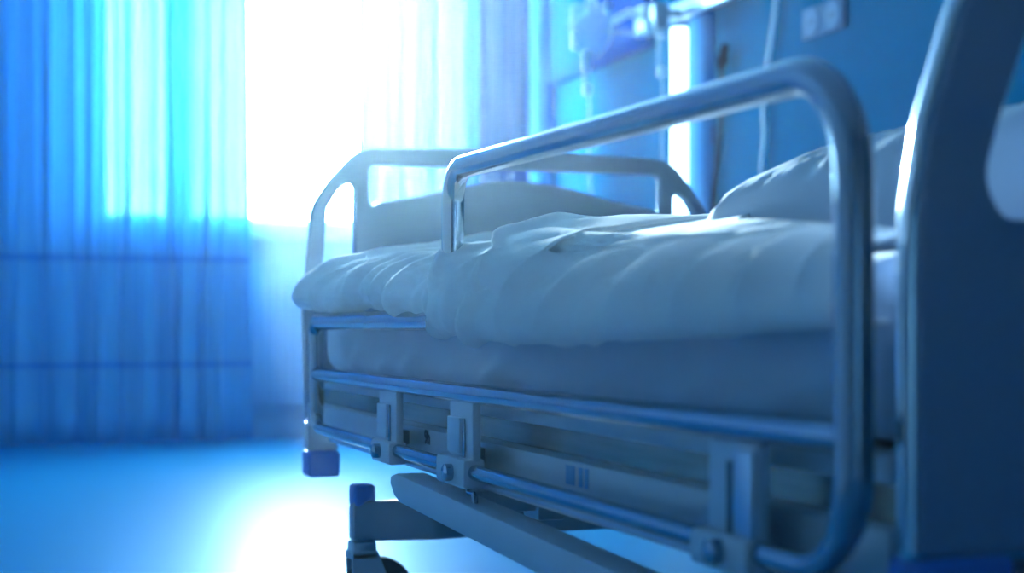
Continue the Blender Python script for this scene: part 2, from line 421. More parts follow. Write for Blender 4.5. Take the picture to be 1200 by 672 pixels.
def drip_bag(px, py0, py1, wpx, D):
    c = W(px, (py0 + py1) / 2, D=D); hh = (py1 - py0) * D / F / 2; hw = wpx * D / F / 2
    t = thing('drip_bag', 'clear plastic drip bag hanging from the wall rail arm', 'drip bag', c)
    bm = bmesh.new(); n, mrows = 28, 26; rings = []
    for j in range(mrows + 1):
        v = j / mrows; z = -hh + 2 * hh * v
        wv = hw * min(1.0, 0.26 + 0.74 * (v / 0.34) ** 0.7) if v < 0.34 else hw * (1.0 if v < 0.94 else 1 - (v - 0.94) * 3)
        th = 0.028 * math.sin(PI * min(1, max(0.03, v * 0.96 + 0.02))) ** 0.6
        rings.append([bm.verts.new((c.x + wv * math.copysign(abs(math.cos(a)) ** 0.7, math.cos(a)) * CS, c.y - wv * math.copysign(abs(math.cos(a)) ** 0.7, math.cos(a)) * SN + th * math.sin(a), c.z + z))
                      for a in (2 * PI * k / n for k in range(n))])
    for A, B in zip(rings, rings[1:]):
        for k in range(n): bm.faces.new((A[k], A[(k + 1) % n], B[(k + 1) % n], B[k]))
    bm.faces.new(rings[0][::-1]); bm.faces.new(rings[-1])
    local(t, from_bm('pouch', bm, M['bag'], angle=60))
    bm = bmesh.new()
    add_tube(bm, [(c.x - 0.02 * CS, c.y, c.z + hh - 0.01), (c.x - 0.015, c.y, c.z + hh + 0.02), (c.x + 0.015, c.y, c.z + hh + 0.02), (c.x + 0.02, c.y, c.z + hh - 0.01)], 0.006, 8)
    local(t, from_bm('hanging_loop', bm, M['tube']))
    for dx in (-0.03, 0.0):
        local(t, lathe('port', [(0.006, 0), (0.009, 0.005), (0.009, 0.05), (0.006, 0.06)], (c.x + dx * 0.6 - 0.01, c.y, c.z - hh - 0.05), M['plug'], seg=14))
    # side clip that catches the light
    e = W(674, 48, D=D)
    local(t, lathe('roller_clip', [(0.010, -0.03), (0.014, -0.026), (0.014, 0.03), (0.008, 0.036)], e, M['plug'], seg=14))
    local(t, lathe('roller_clip', [(0.008, -0.02), (0.010, -0.016), (0.010, 0.02), (0.006, 0.026)], W(711, 10, D=D), M['plug'], seg=14))
    return t, c, hh
bag, bc, bhh = drip_bag(693, 5, 68, 48, 5.75)
def drip_line(label, px, py, D, tail, top, group=None):
    c = W(px, py, D=D)
    t = thing('drip_line', label, 'drip line', c)
    local(t, lathe('drip_chamber', [(0.004, -0.075), (0.009, -0.066), (0.013, -0.05), (0.014, 0.045), (0.010, 0.052), (0.006, 0.075)], c, M['bag'], seg=18))
    local(t, lathe('collar', [(0.013, 0), (0.018, 0.004), (0.018, 0.016), (0.013, 0.02)], c + Vector((0, 0, 0.046)), M['plug'], seg=18))
    local(t, lathe('roller_clip', [(0.010, 0), (0.016, 0.004), (0.016, 0.034), (0.010, 0.04)], c + Vector((0.004, 0, -0.10)), M['plug'], seg=18))
    local(t, tube('tubing', spline([Vector(c) + Vector((0, 0, -0.07))] + [W(a, b, D=D) for a, b in tail], 40), 0.0045, M['tube'], seg=10))
    local(t, tube('spike', [c + Vector((0, 0, 0.07)), top], 0.0045, M['tube'], seg=10))
    return t
drip_line('drip chamber and clear tubing below the plastic drip bag', 687, 80, 5.75, [(689, 100), (691, 125), (690, 160), (694, 230), (715, 300)], Vector((bc.x - 0.012, bc.y, bc.z - bhh - 0.045)))
drip_line('drip chamber and tubing hanging from the rail end beside the lamp', 774, 60, 5.9, [(776, 85), (777, 110), (776, 150), (779, 220), (800, 300)], W(773, 30, D=5.9))
hp = thing('infusion_holder', 'small grey holder on the rail end carrying the second drip line', 'holder', W(775, 18, D=5.9))
c = W(772, 26, D=5.9)
local(hp, box('body', (c.x - 0.03, c.y - 0.03, c.z - 0.03), (c.x + 0.03, c.y + 0.03, c.z + 0.07), M['frame_dark'], bev=0.01))
local(hp, box('bridge', (c.x + 0.03, c.y - 0.02, c.z + 0.02), (XW - 0.094, c.y + 0.02, c.z + 0.05), M['frame_dark'], bev=0.006))
local(hp, lathe('knob', [(0.012, -0.03), (0.018, -0.026), (0.018, 0.02), (0.010, 0.026)], W(760, 30, D=5.85), M['plug'], seg=16))

# wall sockets
def socket(label, pxa, pxb, py, hgt, n, group=None):
    a, b = W(pxa, py, X=XW), W(pxb, py, X=XW)
    y0, y1 = min(a.y, b.y), max(a.y, b.y); z = (a.z + b.z) / 2
    t = thing('wall_socket', label, 'socket', (XW, (y0 + y1) / 2, z), group)
    local(t, box('plate', (XW - 0.012, y0, z - hgt / 2), (XW - 0.0005, y1, z + hgt / 2), M['socket'], bev=0.004))
    w = (y1 - y0) / n
    for k in range(n):
        yc = y0 + w * (k + 0.5)
        bm = bmesh.new()
        add_lathe(bm, [(0.30 * w, -0.016), (0.36 * w, -0.0155), (0.36 * w, -0.0125)], (XW, yc, z), 20, 'X')
        i = local(t, from_bm('insert', bm, M['socket_in']))
        bm = bmesh.new()
        for dy in (-0.1 * w, 0.1 * w): add_lathe(bm, [(0.05 * w, -0.0175), (0.05 * w, -0.0163)], (XW, yc + dy, z), 10, 'X')
        h_ = from_bm('pin_hole', bm, M['ink']); h_.parent = i
    return t
socket('grey double wall socket plate high above the pillow', 943, 993, 22, 0.105, 2)
socket('small pale wall socket just right of the glowing lamp', 822, 838, 160, 0.075, 1)

# cables
cb = thing('power_cable', 'black cable with plug hanging down the wall beside the lamp', 'cable', W(846, 60, X=XW - 0.03))
pl = [W(846, 84, X=XW - 0.03), W(846, 110, X=XW - 0.02), W(845, 150, X=XW - 0.02), W(841, 190, X=XW - 0.02), W(836, 235, X=XW - 0.02), W(833, 300, X=XW - 0.02)]
local(cb, tube('cord', spline(pl, 40), 0.010, M['black'], seg=10))
a, b = W(850, 52, X=XW - 0.04), W(845, 82, X=XW - 0.03)
local(cb, tube('plug', [a, a.lerp(b, 0.12), a.lerp(b, 0.5), a.lerp(b, 0.55), b], [0.010, 0.017, 0.017, 0.024, 0.012], M['black'], seg=14))
wc = thing('call_cord', 'white cord hanging down the blue wall left of the socket', 'cord', W(908, 20, X=XW - 0.02))
pl = [W(912, -140, X=XW - 0.02), W(911, -60, X=XW - 0.02), W(909, 0, X=XW - 0.02), W(904, 45, X=XW - 0.02), W(899, 80, X=XW - 0.02), W(895, 125, X=XW - 0.02), W(896, 160, X=XW - 0.02), W(893, 195, X=XW - 0.02), W(893, 240, X=XW - 0.02)]
local(wc, tube('cord', spline(pl, 60), 0.008, M['plug'], seg=10))
local(wc, tube('pull', [W(893, 236, X=XW - 0.02), W(893, 255, X=XW - 0.02)], 0.014, M['plug'], seg=12))
local(wc, box('ceiling_plate', (XW - 0.05, pl[0].y - 0.03, pl[0].z - 0.01), (XW - 0.0005, pl[0].y + 0.03, pl[0].z + 0.05), M['plug'], bev=0.006))

# ================================================================== THE BED
bed = thing('hospital_bed', 'grey hospital bed with bent steel side rail and slotted end boards', 'bed', (1.11, 2.0, 0.0))
def B(o): return local(bed, o)
def sub(par, o):                                   # sub-part of a bed part
    o.parent = par; return o
XC = 1.111
def mirror_loop(half):
    """half outline listed from bottom centre outwards (u>=0) up to the top centre"""
    return [(XC + u, z) for u, z in half] + [(XC - u, z) for u, z in reversed(half)]
def smooth2(pts, r, seg=6, closed=True):
    return [(p.x, p.z) for p in fillet([Vector((a, 0, b)) for a, b in pts], r, seg, closed)]

def end_board(head, ztop, zsh, zbot, bow):
    """outline and openings shared by head and foot"""
    q = lambda z: H + z
    out = mirror_loop([(0.0, q(zbot)), (0.445, q(zbot)), (0.446, q(0.03)), (0.444, q(0.081)), (0.432, q(0.150)), (0.404, q(0.2345)), (0.365, q(0.305)), (0.315, q(ztop)), (0.0, q(ztop + bow))]) if head else mirror_loop([(0.0, q(zbot)), (0.449, q(zbot)), (0.456, q(0.02)), (0.448, q(0.11)), (0.438, q(zsh)), (0.400, q(zsh + 0.055)), (0.345, q(ztop)), (0.0, q(ztop + bow))])
    out = [p for i, p in enumerate(out) if not (abs(p[0] - XC) < 1e-6 and i > 8 and i >= len(out) - 1)]
    seen = []
    for p in out:
        if not seen or (abs(p[0] - seen[-1][0]) + abs(p[1] - seen[-1][1])) > 1e-6: seen.append(p)
    if abs(seen[0][0] - seen[-1][0]) + abs(seen[0][1] - seen[-1][1]) < 1e-6: seen.pop()
    rad = [0.0 if abs(p[0] - XC) < 1e-6 else (0.006 if p[1] < q(0) - 0.05 else 0.08) for p in seen]
    outline = [(p.x, p.z) for p in fillet([Vector((a, 0, b)) for a, b in seen], rad, 8, True)]
    # hand opening between top bar and the arched panel
    uo = 0.280 if head else 0.322
    op = [(uo, q(ztop - 0.032)), (uo, q(ztop - 0.118))]
    arch = []
    for k in range(0, 25):
        u = (uo - 0.022) * (1 - 2 * k / 24)
        arch.append((u, q(ztop - 0.106 + 0.050 * math.cos(PI * u / 0.62) ** 1.6 - 0.0)))
    loop = [(XC + a, b) for a, b in op] + [(XC + a, b) for a, b in arch] + [(XC - uo, q(ztop - 0.118)), (XC - uo, q(ztop - 0.032))]
    r = [0.014, 0.02] + [0.0] * len(arch) + [0.02, 0.014]
    opening = [(p.x, p.z) for p in fillet([Vector((a, 0, b)) for a, b in loop], r, 6, True)]
    def slot(s):
        pts = [(0.352, q(0.076)), (0.408, q(0.076)), (0.418, q(0.10)), (0.408, q(zsh - 0.005)), (0.385, q(zsh + 0.032)), (0.352, q(ztop - 0.062))]
        if head: pts = [(0.310, q(0.079)), (0.368, q(0.079)), (0.386, q(0.108)), (0.366, q(0.17)), (0.345, q(0.225)), (0.310, q(0.262))]
        pts = [(XC + s * a, b) for a, b in pts]
        return [(p.x, p.z) for p in fillet([Vector((a, 0, b)) for a, b in pts], [0.025, 0.02, 0.05, 0.03, 0.03, 0.018], 6, True)]
    return [outline, opening, slot(1), slot(-1)]

def edge_band(loop, y0, y1, name, par):
    """glossy rounded strip around a board's outer edge"""
    bm = bmesh.new(); n = len(loop)
    off = []
    for i in range(n):
        a, b, c2 = Vector(loop[i - 1]), Vector(loop[i]), Vector(loop[(i + 1) % n])
        t = (c2 - a).normalized(); off.append((b, Vector((t.y, -t.x))))
    sect = []
    hw = (y1 - y0) / 2; ym = (y0 + y1) / 2
    for k in range(9):
        a = -PI / 2 + PI * k / 8
        sect.append((0.007 * math.cos(a) + 0.0005, ym + hw * math.sin(a)))
    rings = [[bm.verts.new((p.x + nn.x * s, y, p.y + nn.y * s)) for s, y in sect] for p, nn in off]
    for i in range(n):
        A, C = rings[i], rings[(i + 1) % n]
        for k in range(8): bm.faces.new((A[k], A[k + 1], C[k + 1], C[k]))
        bm.faces.new((A[8], A[0], C[0], C[8]))
    return from_bm(name, bm, M['edge'], par, angle=60)

# footboard
YF = 3.0
fl = end_board(False, 0.352, 0.235, -0.195, 0.012)
B(plate_with_holes('footboard', fl, 0.028, 0.006, M['board'], y=YF))
# headboard
YH = 0.965
hl = end_board(True, 0.352, 0.190, -0.172, 0.012)
hb = B(plate_with_holes('headboard', hl, 0.022, 0.005, M['board'], y=YH))
bl = hl[0]
area = sum(bl[i - 1][0] * bl[i][1] - bl[i][0] * bl[i - 1][1] for i in range(len(bl)))
if area < 0: bl = bl[::-1]
eb = edge_band(bl, YH - 0.008, YH + 0.0115, 'edge_band', None); sub(hb, eb)
# corner posts with rubber bumpers below the boards
for (yb, zb, w_) in ((YF, -0.195, 0.062), (YH + 0.004, -0.172, 0.062)):
    for s in (-1, 1):
        xo = XC + s * 0.449
        xa, xb = sorted((xo - s * 0.001, xo - s * w_))
        if yb > 2:
            B(box('corner_post', (xa, yb - 0.015, H + zb - 0.055), (xb, yb + 0.0135, H + zb + 0.0), M['frame_paint'], bev=0.002))
            B(box('corner_bumper', (xa - 0.002, yb - 0.032, H + zb - 0.108), (xb + 0.002, yb + 0.032, H + zb - 0.0555), M['bumper'], bev=0.009, seg=3))
        else:
            B(box('corner_bumper', (xa - 0.002, yb - 0.016, H + zb - 0.06), (xb + 0.03, yb + 0.03, H + zb - 0.001), M['bumper'], bev=0.009, seg=3))

# ---- side rail: one bent tube, L-shaped, with mid bar
XR = 0.62
def R(px, py): return W(px, py, X=XR)
zl = H - 0.187
ynear = R(1001, 300).y
yfoot = R(371, 450).y
ypost = R(531, 250).y
topn, topf = R(955, 92), R(548, 193)
loop = [Vector((XR, yfoot, zl)), Vector((XR, ynear, zl)), Vector((XR, ynear, topn.z + 0.004)), Vector((XR, ypost, topf.z)), Vector((XR, ypost + 0.002, H + 0.006)), Vector((XR, yfoot, H + 0.004))]
lp_ = fillet(loop, [0.03, 0.075, 0.085, 0.045, 0.06, 0.025], 12, True)
rr = [0.0148 - 0.0048 * max(0.0, min(1.0, (zl + 0.05 - p.z) / 0.05)) for p in lp_]
sr = B(tube('side_rail', lp_, rr, M['steel'], seg=24, closed=True))
# mid bar
bm = bmesh.new(); add_tube(bm, [(XR, yfoot, H - 0.090), (XR, 1.9, H - 0.0885), (XR, ynear, H - 0.0835)], 0.0125, 20)
sub(sr, from_bm('middle_bar', bm, M['steel'], angle=60))
# lower slide tube, slightly proud of the frame
bm = bmesh.new(); add_tube(bm, [(XR + 0.020, yfoot - 0.03, H - 0.205), (XR + 0.020, ynear + 0.06, H - 0.205)], 0.006, 16)
sub(sr, from_bm('slide_tube', bm, M['steel_dull'], angle=60))
# brackets carrying the rail
def bracket(pxa, pxb, pya, pyb, bxa, foot_h, latch):
    ya_, yb_ = R(pxb, 0).y, R(pxa, 0).y
    ym = (ya_ + yb_) / 2
    zt = H - 0.098; zb_ = H - 0.196
    br = B(box('rail_bracket', (XR - 0.004, ya_, zb_ + foot_h * 0.5), (XR + 0.008, yb_, zt), M['frame_paint'], bev=0.003))
    yb2 = W(bxa, 0, X=XR - 0.0165).y
    sp = box('spacer', (XR + 0.0081, ya_ + 0.8 * (yb_ - ya_), zb_ + 0.012), (XR + 0.0395, yb_ + 0.4 * (yb_ - ya_), zb_ + 0.034), M['frame_dark'], bev=0.002); sub(br, sp)
    fb = box('bracket_foot', (XR - 0.0165, ya_ - 0.001, zb_ - 0.012), (XR + 0.014, yb2, zb_ + foot_h), M['frame_paint'], bev=0.006); sub(br, fb)
    # slotted latch plate on the bracket's face
    w = (yb_ - ya_)
    if latch:
        lt = box('latch_plate', (XR - 0.009, ya_ + w * 0.40, zb_ + foot_h + 0.004), (XR - 0.0045, yb_ - w * 0.06, zt - 0.022), M['frame_paint'], bev=0.0015); sub(br, lt)
        sl = box('latch_pin', (XR - 0.0075, ya_ + w * 0.26, zb_ + foot_h - 0.004), (XR - 0.0045, ya_ + w * 0.34, zt - 0.022), M['steel'], bev=0.0012); sub(br, sl)
    cl = lathe('pivot_bolt', [(0.008, -0.024), (0.011, -0.022), (0.011, 0.0), (0.008, 0.004)], (XR - 0.004, ym, zb_ + 0.006), M['steel'], axis='X', seg=16); sub(br, cl)
    return br
bracket(447, 467, 463, 546, 434, 0.022, True)
bracket(530, 557, 477, 578, 510, 0.026, True)
b3 = bracket(834, 893, 527, 660, 806, 0.020, False)
y3a, y3b = R(893, 0).y, R(834, 0).y
sub(b3, box('slot_cover', (XR - 0.0085, y3a + 0.002, H - 0.178), (XR - 0.0045, y3a + 0.4 * (y3b - y3a), H - 0.104), M['steel_dull'], bev=0.0015))
sub(b3, box('slot', (XR - 0.006, y3a + 0.43 * (y3b - y3a), H - 0.176), (XR - 0.0045, y3a + 0.56 * (y3b - y3a), H - 0.115), M['ink'], bev=0.0))
# little hook under second bracket
ph = R(556, 585)
B(tube('release_hook', fillet([Vector((XR - 0.004, ph.y + 0.02, H - 0.195)), Vector((XR - 0.004, ph.y + 0.01, H - 0.213)), Vector((XR - 0.004, ph.y - 0.012, H - 0.213)), Vector((XR - 0.004, ph.y - 0.014, H - 0.226))], 0.004), 0.004, M['steel'], seg=10))

# ---- deck side frames (profiled panel run along each side)
def deck_side(s, x, full):
    g = lambda a, z: (x + s * a, H + z)
    prof = [g(0.0, -0.100), g(0.0, -0.121), g(0.018, -0.123), g(0.018, -0.153), g(-0.002, -0.155), g(-0.002, -0.198), g(0.014, -0.204), g(0.05, -0.204), g(0.05, -0.100)]
    ya_, yb_ = YH + 0.02, YF - 0.03
    o = prism('deck_side_panel', [(a, ya_, b) for a, b in prof], (0, yb_ - ya_, 0), M['frame_paint'], bev=0.0015)
    B(o)
    gx = sorted((x + s * 0.0165, x + s * 0.0178))
    gr = box('dark_groove', (gx[0], ya_ + 0.005, H - 0.1525), (gx[1], yb_ - 0.005, H - 0.1235), M['groove'], bev=0); sub(o, gr)
    return o
dp = deck_side(1, 0.662, True)
deck_side(-1, 2 * XC - 0.662, True)
B(box('deck', (0.715, YH + 0.03, H - 0.125), (2 * XC - 0.715, YF - 0.04, H - 0.101), M['frame_dark'], bev=0.004))
# printed marks and stickers on the side panel
def text_on(s, p, size, par):
    cu = bpy.data.curves.new('printed_mark', 'FONT'); cu.body = s; cu.size = size; cu.extrude = 0.0003; cu.offset = 0.0009
    t = bpy.data.objects.new('tmp', cu); COL.objects.link(t)
    dg = bpy.context.evaluated_depsgraph_get(); me = bpy.data.meshes.new_from_object(t.evaluated_get(dg))
    bpy.data.objects.remove(t)
    me.transform(Matrix.Translation(p) @ Matrix(((0, 0, -1, 0), (-1, 0, 0, 0), (0, 1, 0, 0), (0, 0, 0, 1))))
    me.materials.clear(); me.name = 'printed_mark'
    return sub(par, link('printed_mark', me, M['ink']))
pm = W(497, 540, X=0.659)
text_on('9h', Vector((0.6595, pm.y, H - 0.176)), 0.028, dp)
for (a, b, m_) in ((664, 674, 'tag_blue'), (679, 683, 'tag_blue'), (686, 690, 'tag_blue')):
    y0, y1 = W(b, 0, X=0.66).y, W(a, 0, X=0.66).y
    sub(dp, box('sticker', (0.6588, y0, H - 0.182), (0.6598, y1, H - 0.160), M[m_], bev=0))

# ---- undercarriage: long beam each side, cross beams, casters
def P(px, py, X): return W(px, py, X=X)
b0t, b0b = P(457, 553, 0.60), P(462, 574, 0.60)
b1t, b1b = P(711, 668, 0.60), P(655, 671, 0.60)
zt0, zt1 = b0t.z, b1t.z; sl = (zt1 - zt0) / (b1t.y - b0t.y)
yend = 1.12
ytop_end = zt0 + sl * (yend - b0t.y)
th0 = b0t.z - b0b.z
def side_beam(x0):
    y = b0t.y
    poly = [(x0, y - 0.03, zt0), (x0, y - 0.002, zt0 - 0.006), (x0, y, zt0 - 0.018), (x0, y - 0.02, zt0 - 0.033), (x0, y - 0.05, zt0 - 0.040), (x0, yend, ytop_end - 0.040), (x0, yend, ytop_end)]
    return prism('side_beam', poly, (0.045, 0, 0), M['frame_paint'], bev=0.003)
B(side_beam(0.60))
B(side_beam(2 * XC - 0.645))
# lifting struts from beams to deck
for (y, z0_, z1_) in ((1.95, zt0 - 0.02, H - 0.12), (1.25, ytop_end - 0.01, H - 0.12)):
    for x in (0.76, 2 * XC - 0.76):
        B(box('lift_strut', (x - 0.02, y - 0.03, z0_ - 0.03), (x + 0.02, y + 0.03, z1_), M['frame_dark'], bev=0.004))
    B(box('cross_tube', (0.640, y - 0.02, z0_ - 0.018), (2 * XC - 0.640, y + 0.02, z0_ + 0.012), M['frame_dark'], bev=0.004))
B(box('spine', (XC - 0.05, 1.1, H - 0.33), (XC + 0.05, 2.56, H - 0.26), M['frame_dark'], bev=0.006))
def cross_beam(y):
    zc = H - 0.298; w = 0.068
    poly = []
    n = 0.128
    front = [(0.636, y - 0.02), (0.672, y - 0.024), (0.772, y - 0.050), (XC - 0.10, y - 0.02), (XC + 0.10, y - 0.02), (2 * XC - 0.772, y - 0.050), (2 * XC - 0.672, y - 0.024), (2 * XC - 0.636, y - 0.02)]
    back = [(2 * XC - 0.636, y + 0.012), (0.636, y + 0.012)]
    bm = bmesh.new()
    add_prism(bm, [(a, b, zc - w) for a, b in front + back], (0, 0, w))
    for v in bm.verts:
        if v.co.y > y and v.co.z > zc - 0.01: v.co.z -= 0.010
    bmesh.ops.bevel(bm, geom=list(bm.edges), offset=0.005, segments=3, affect='EDGES', profile=0.5)
    return from_bm('cross_beam', bm, M['frame_dark'], angle=25)
YX = 2.536
for y in (YX, 1.20): B(cross_beam(y))
def caster(x, y):
    zc = H - 0.298
    c = B(box('caster', (x - 0.020, y - 0.022, zc - 0.094), (x + 0.022, y + 0.022, zc - 0.0685), M['frame_paint'], bev=0.006))
    # blue cap above the beam end
    cp = box('blue_cap', (x - 0.018, y - 0.022, zc - 0.012), (x + 0.020, y + 0.02, zc + 0.026), M['bumper'], bev=0.006, seg=3); sub(c, cp)
    bm = bmesh.new()
    prof = [(-0.022, -0.09), (0.024, -0.09), (0.036, -0.12), (0.050, -0.155), (0.040, -0.175), (0.012, -0.165), (-0.004, -0.14), (-0.020, -0.145)]
    for dy in (-0.024, 0.018):
        add_prism(bm, [(x + a, y + dy, zc + b) for a, b in prof], (0, 0.006, 0))
    add_box(bm, (x - 0.022, y - 0.024, zc - 0.10), (x + 0.024, y + 0.024, zc - 0.085), 0.003)
    fk = from_bm('fork', bm, M['frame_paint']); sub(c, fk)
    rw = 0.062; zw = rw + 0.0005
    bm = bmesh.new()
    add_lathe(bm, [(rw - 0.012, -0.014), (rw - 0.002, -0.012), (rw, -0.006), (rw, 0.006), (rw - 0.002, 0.012), (rw - 0.012, 0.014)], (0, 0, 0), 32, 'X')
    bmesh.ops.rotate(bm, verts=bm.verts, cent=(0, 0, 0), matrix=Matrix.Rotation(PI / 2, 3, 'Z'))
    bmesh.ops.translate(bm, verts=bm.verts, vec=(x + 0.028, y, zw))
    wh = from_bm('wheel', bm, M['rubber']); sub(c, wh)
    return c
for (x, y) in ((0.656, YX), (2 * XC - 0.656, YX), (0.656, 1.20), (2 * XC - 0.656, 1.20)): caster(x, y)

# ================================================================== BEDDING
def fold_sum(folds, y, s):
    h = 0.0; hs = 0.0
    for (y0, s0, y1, s1, amp, wid, *sharp) in folds:
        dy, ds = y1 - y0, s1 - s0; L2 = dy * dy + ds * ds
        t = max(0, min(1, ((y - y0) * dy + (s - s0) * ds) / L2))
        d2 = (y - y0 - t * dy) ** 2 + (s - s0 - t * ds) ** 2
        if sharp:        # draped fold: steep on the foot side, long slope towards the head
            e = ((y - y0) * ds - (s - s0) * dy) / math.sqrt(L2)
            w = wid if e < 0 else wid * sharp[0]
            hs = max(hs, amp * math.sin(PI * min(1, max(0, t))) ** 0.8 * math.exp(-math.sqrt(d2 + 2e-6) / w))
        else:
            h += amp * math.sin(PI * (0.12 + 0.76 * t)) * math.exp(-d2 / (wid * wid))
    return h + hs

# mattress with fitted sheet: superellipse cross section along Y, loose diagonal pulls on the side
def mattress():
    y0, y1 = 1.0, 2.87; x0, x1 = 0.668, 2 * XC - 0.668; z0, z1 = H - 0.099, H + 0.062
    ny, nc = 130, 96
    rnd = random.Random(4)
    pulls = []
    for k in range(9):
        yy = 2.72 - k * 0.19 + rnd.uniform(-0.04, 0.04)
        pulls.append((yy + 0.05, -0.09, yy - 0.32 - rnd.uniform(0, 0.12), 0.06, rnd.uniform(0.007, 0.013), rnd.uniform(0.014, 0.024)))
    bm = bmesh.new(); rings = []
    for j in range(ny + 1):
        v = j / ny; y = y0 + (y1 - y0) * v
        e = min(v, 1 - v) * (y1 - y0); shr = 0.022 * (1 - min(1, e / 0.035)) ** 2
        ring = []
        for k in range(nc):
            a = 2 * PI * k / nc
            cx, cz = math.cos(a), math.sin(a)
            X = (x0 + x1) / 2 + ((x1 - x0) / 2 - shr) * math.copysign(abs(cx) ** 0.16, cx)
            Z = (z0 + z1) / 2 + ((z1 - z0) / 2 - shr) * math.copysign(abs(cz) ** 0.42, cz)
            if cx < -0.2:
                X -= fold_sum(pulls, y, Z - (z0 + z1) / 2) * min(1, (abs(cx) - 0.2) * 2)
            ring.append(bm.verts.new((X, y, Z)))
        rings.append(ring)
    for A, Bq in zip(rings, rings[1:]):
        for k in range(nc): bm.faces.new((A[k], A[(k + 1) % nc], Bq[(k + 1) % nc], Bq[k]))
    bm.faces.new(rings[0][::-1]); bm.faces.new(rings[-1])
    return from_bm('mattress', bm, M['sheet'], angle=70)
tag(mattress(), 'mattress in a pale blue fitted sheet on the bed deck', 'mattress')

def drape(name, stations, foot_edge, head_edge, folds, m, parent, nu=150, nv=220, noise_amp=0.003, seed=0.0, thick=0.004, roll=0.0):
    """cloth laid over the bed: cross-section profiles (X, z above eye height) at stations along Y"""
    ys = [s[0] for s in stations]          # descending Y allowed
    np_ = len(stations[0][1])
    def prof(y, n):
        k = 0
        while k < len(ys) - 2 and (ys[k + 1] > y): k += 1
        t = max(0.0, min(1.0, (y - ys[k]) / (ys[k + 1] - ys[k])))
        g = lambda j: stations[max(0, min(len(ys) - 1, j))][1]
        pts = [Vector((cat(*(g(k + d)[i][0] for d in (-1, 0, 1, 2)), t), 0, cat(*(g(k + d)[i][1] for d in (-1, 0, 1, 2)), t))) for i in range(np_)]
        return spline(pts, n, smp)
    # denser sampling on the visible near side
    smp = [(i / nv) ** 1.35 for i in range(nv + 1)]
    P0 = [[None] * (nv + 1) for _ in range(nu + 1)]; S = [[0] * (nv + 1) for _ in range(nu + 1)]
    cache = {}
    for a in range(nu + 1):
        u = a / nu
        # each row follows the slanted edges
        for b in range(nv + 1):
            fv = smp[b]
            y = foot_edge(fv) * (1 - u) + head_edge(fv) * u
            k0 = math.floor(y * 80); f0 = y * 80 - k0
            for kk in (k0, k0 + 1):
                if kk not in cache: cache[kk] = prof(kk / 80.0, nv + 1)
            p = cache[k0][b].lerp(cache[k0 + 1][b], f0)
            P0[a][b] = Vector((p.x, y, H + p.z))
        s = 0
        for b in range(1, nv + 1):
            s += (P0[a][b] - P0[a][b - 1]).length; S[a][b] = s
    bm = bmesh.new(); V = []
    for a in range(nu + 1):
        row = []
        for b in range(nv + 1):
            p = P0[a][b]
            du = P0[min(nu, a + 1)][b] - P0[max(0, a - 1)][b]; dv = P0[a][min(nv, b + 1)] - P0[a][max(0, b - 1)]
            n = dv.cross(du)
            if n.length < 1e-9: n = Vector((0, 0, 1))
            n.normalize()
            if n.dot(Vector((p.x - XC, 0, p.z - (H - 0.05)))) < 0: n = -n
            h = fold_sum(folds, p.y, S[a][b])
            if roll: h += roll * math.exp(-((foot_edge(smp[b]) - p.y - 0.012) / 0.022) ** 2) - roll * 1.2 * math.exp(-((foot_edge(smp[b]) - p.y) / 0.006) ** 2)
            q = Vector((p.y * 5 + seed, S[a][b] * 9, seed))
            h += noise_amp * (noise.noise(q) + 0.5 * noise.noise(q * 2.3) + 0.3 * (1 - 2 * abs(noise.noise(q * 3.7))))
            row.append(bm.verts.new(p + n * h))
        V.append(row)
    for a in range(nu):
        for b in range(nv): bm.faces.new((V[a][b], V[a + 1][b], V[a + 1][b + 1], V[a][b + 1]))
    o = from_bm(name, bm, m, parent, angle=180)
    so = o.modifiers.new('thickness', 'SOLIDIFY'); so.thickness = thick; so.offset = -1
    return o

def piece(v, tab):
    for (a, ya_), (b, yb_) in zip(tab, tab[1:]):
        if v <= b:
            t = (v - a) / (b - a); t = t * t * (3 - 2 * t); return ya_ * (1 - t) + yb_ * t
    return tab[-1][1]
duvet = thing('duvet', 'crumpled white duvet spread over the mattress and folded back double', 'duvet', (1.1, 2.0, H))
D_ = lambda o: local(duvet, o)
far = lambda z: [(1.42, z - 0.015), (1.545, z - 0.06), (1.575, 0.02)]
rnd = random.Random(21)
# --- foot part
stA = [
    (2.945, [(0.72, 0.075), (0.69, 0.07), (0.665, 0.074), (0.69, 0.088), (0.76, 0.10), (1.10, 0.125)] + far(0.12)),
    (2.88, [(0.70, 0.048), (0.640, 0.036), (0.612, 0.055), (0.645, 0.094), (0.72, 0.122), (1.10, 0.146)] + far(0.14)),
    (2.78, [(0.69, 0.045), (0.632, 0.028), (0.600, 0.050), (0.632, 0.095), (0.72, 0.126), (1.10, 0.152)] + far(0.15)),
    (2.58, [(0.69, 0.040), (0.635, 0.020), (0.603, 0.046), (0.634, 0.086), (0.72, 0.116), (1.10, 0.152)] + far(0.15)),
    (2.35, [(0.69, 0.042), (0.640, 0.026), (0.608, 0.050), (0.638, 0.086), (0.73, 0.114), (1.10, 0.136)] + far(0.14)),
    (2.10, [(0.68, 0.028), (0.630, 0.010), (0.600, 0.040), (0.632, 0.080), (0.73, 0.104), (1.10, 0.120)] + far(0.14)),
    (1.85, [(0.68, 0.020), (0.640, 0.010), (0.618, 0.034), (0.645, 0.070), (0.74, 0.092), (1.10, 0.108)] + far(0.13)),
]
fA = []
for k in range(15):
    y = 2.86 - k * 0.062 + rnd.uniform(-0.02, 0.02)
    s1 = rnd.uniform(0.14, 0.30)
    fA.append((y, rnd.uniform(0.03, 0.06), y - rnd.uniform(0.10, 0.22), s1, rnd.uniform(0.006, 0.014), rnd.uniform(0.012, 0.022)))
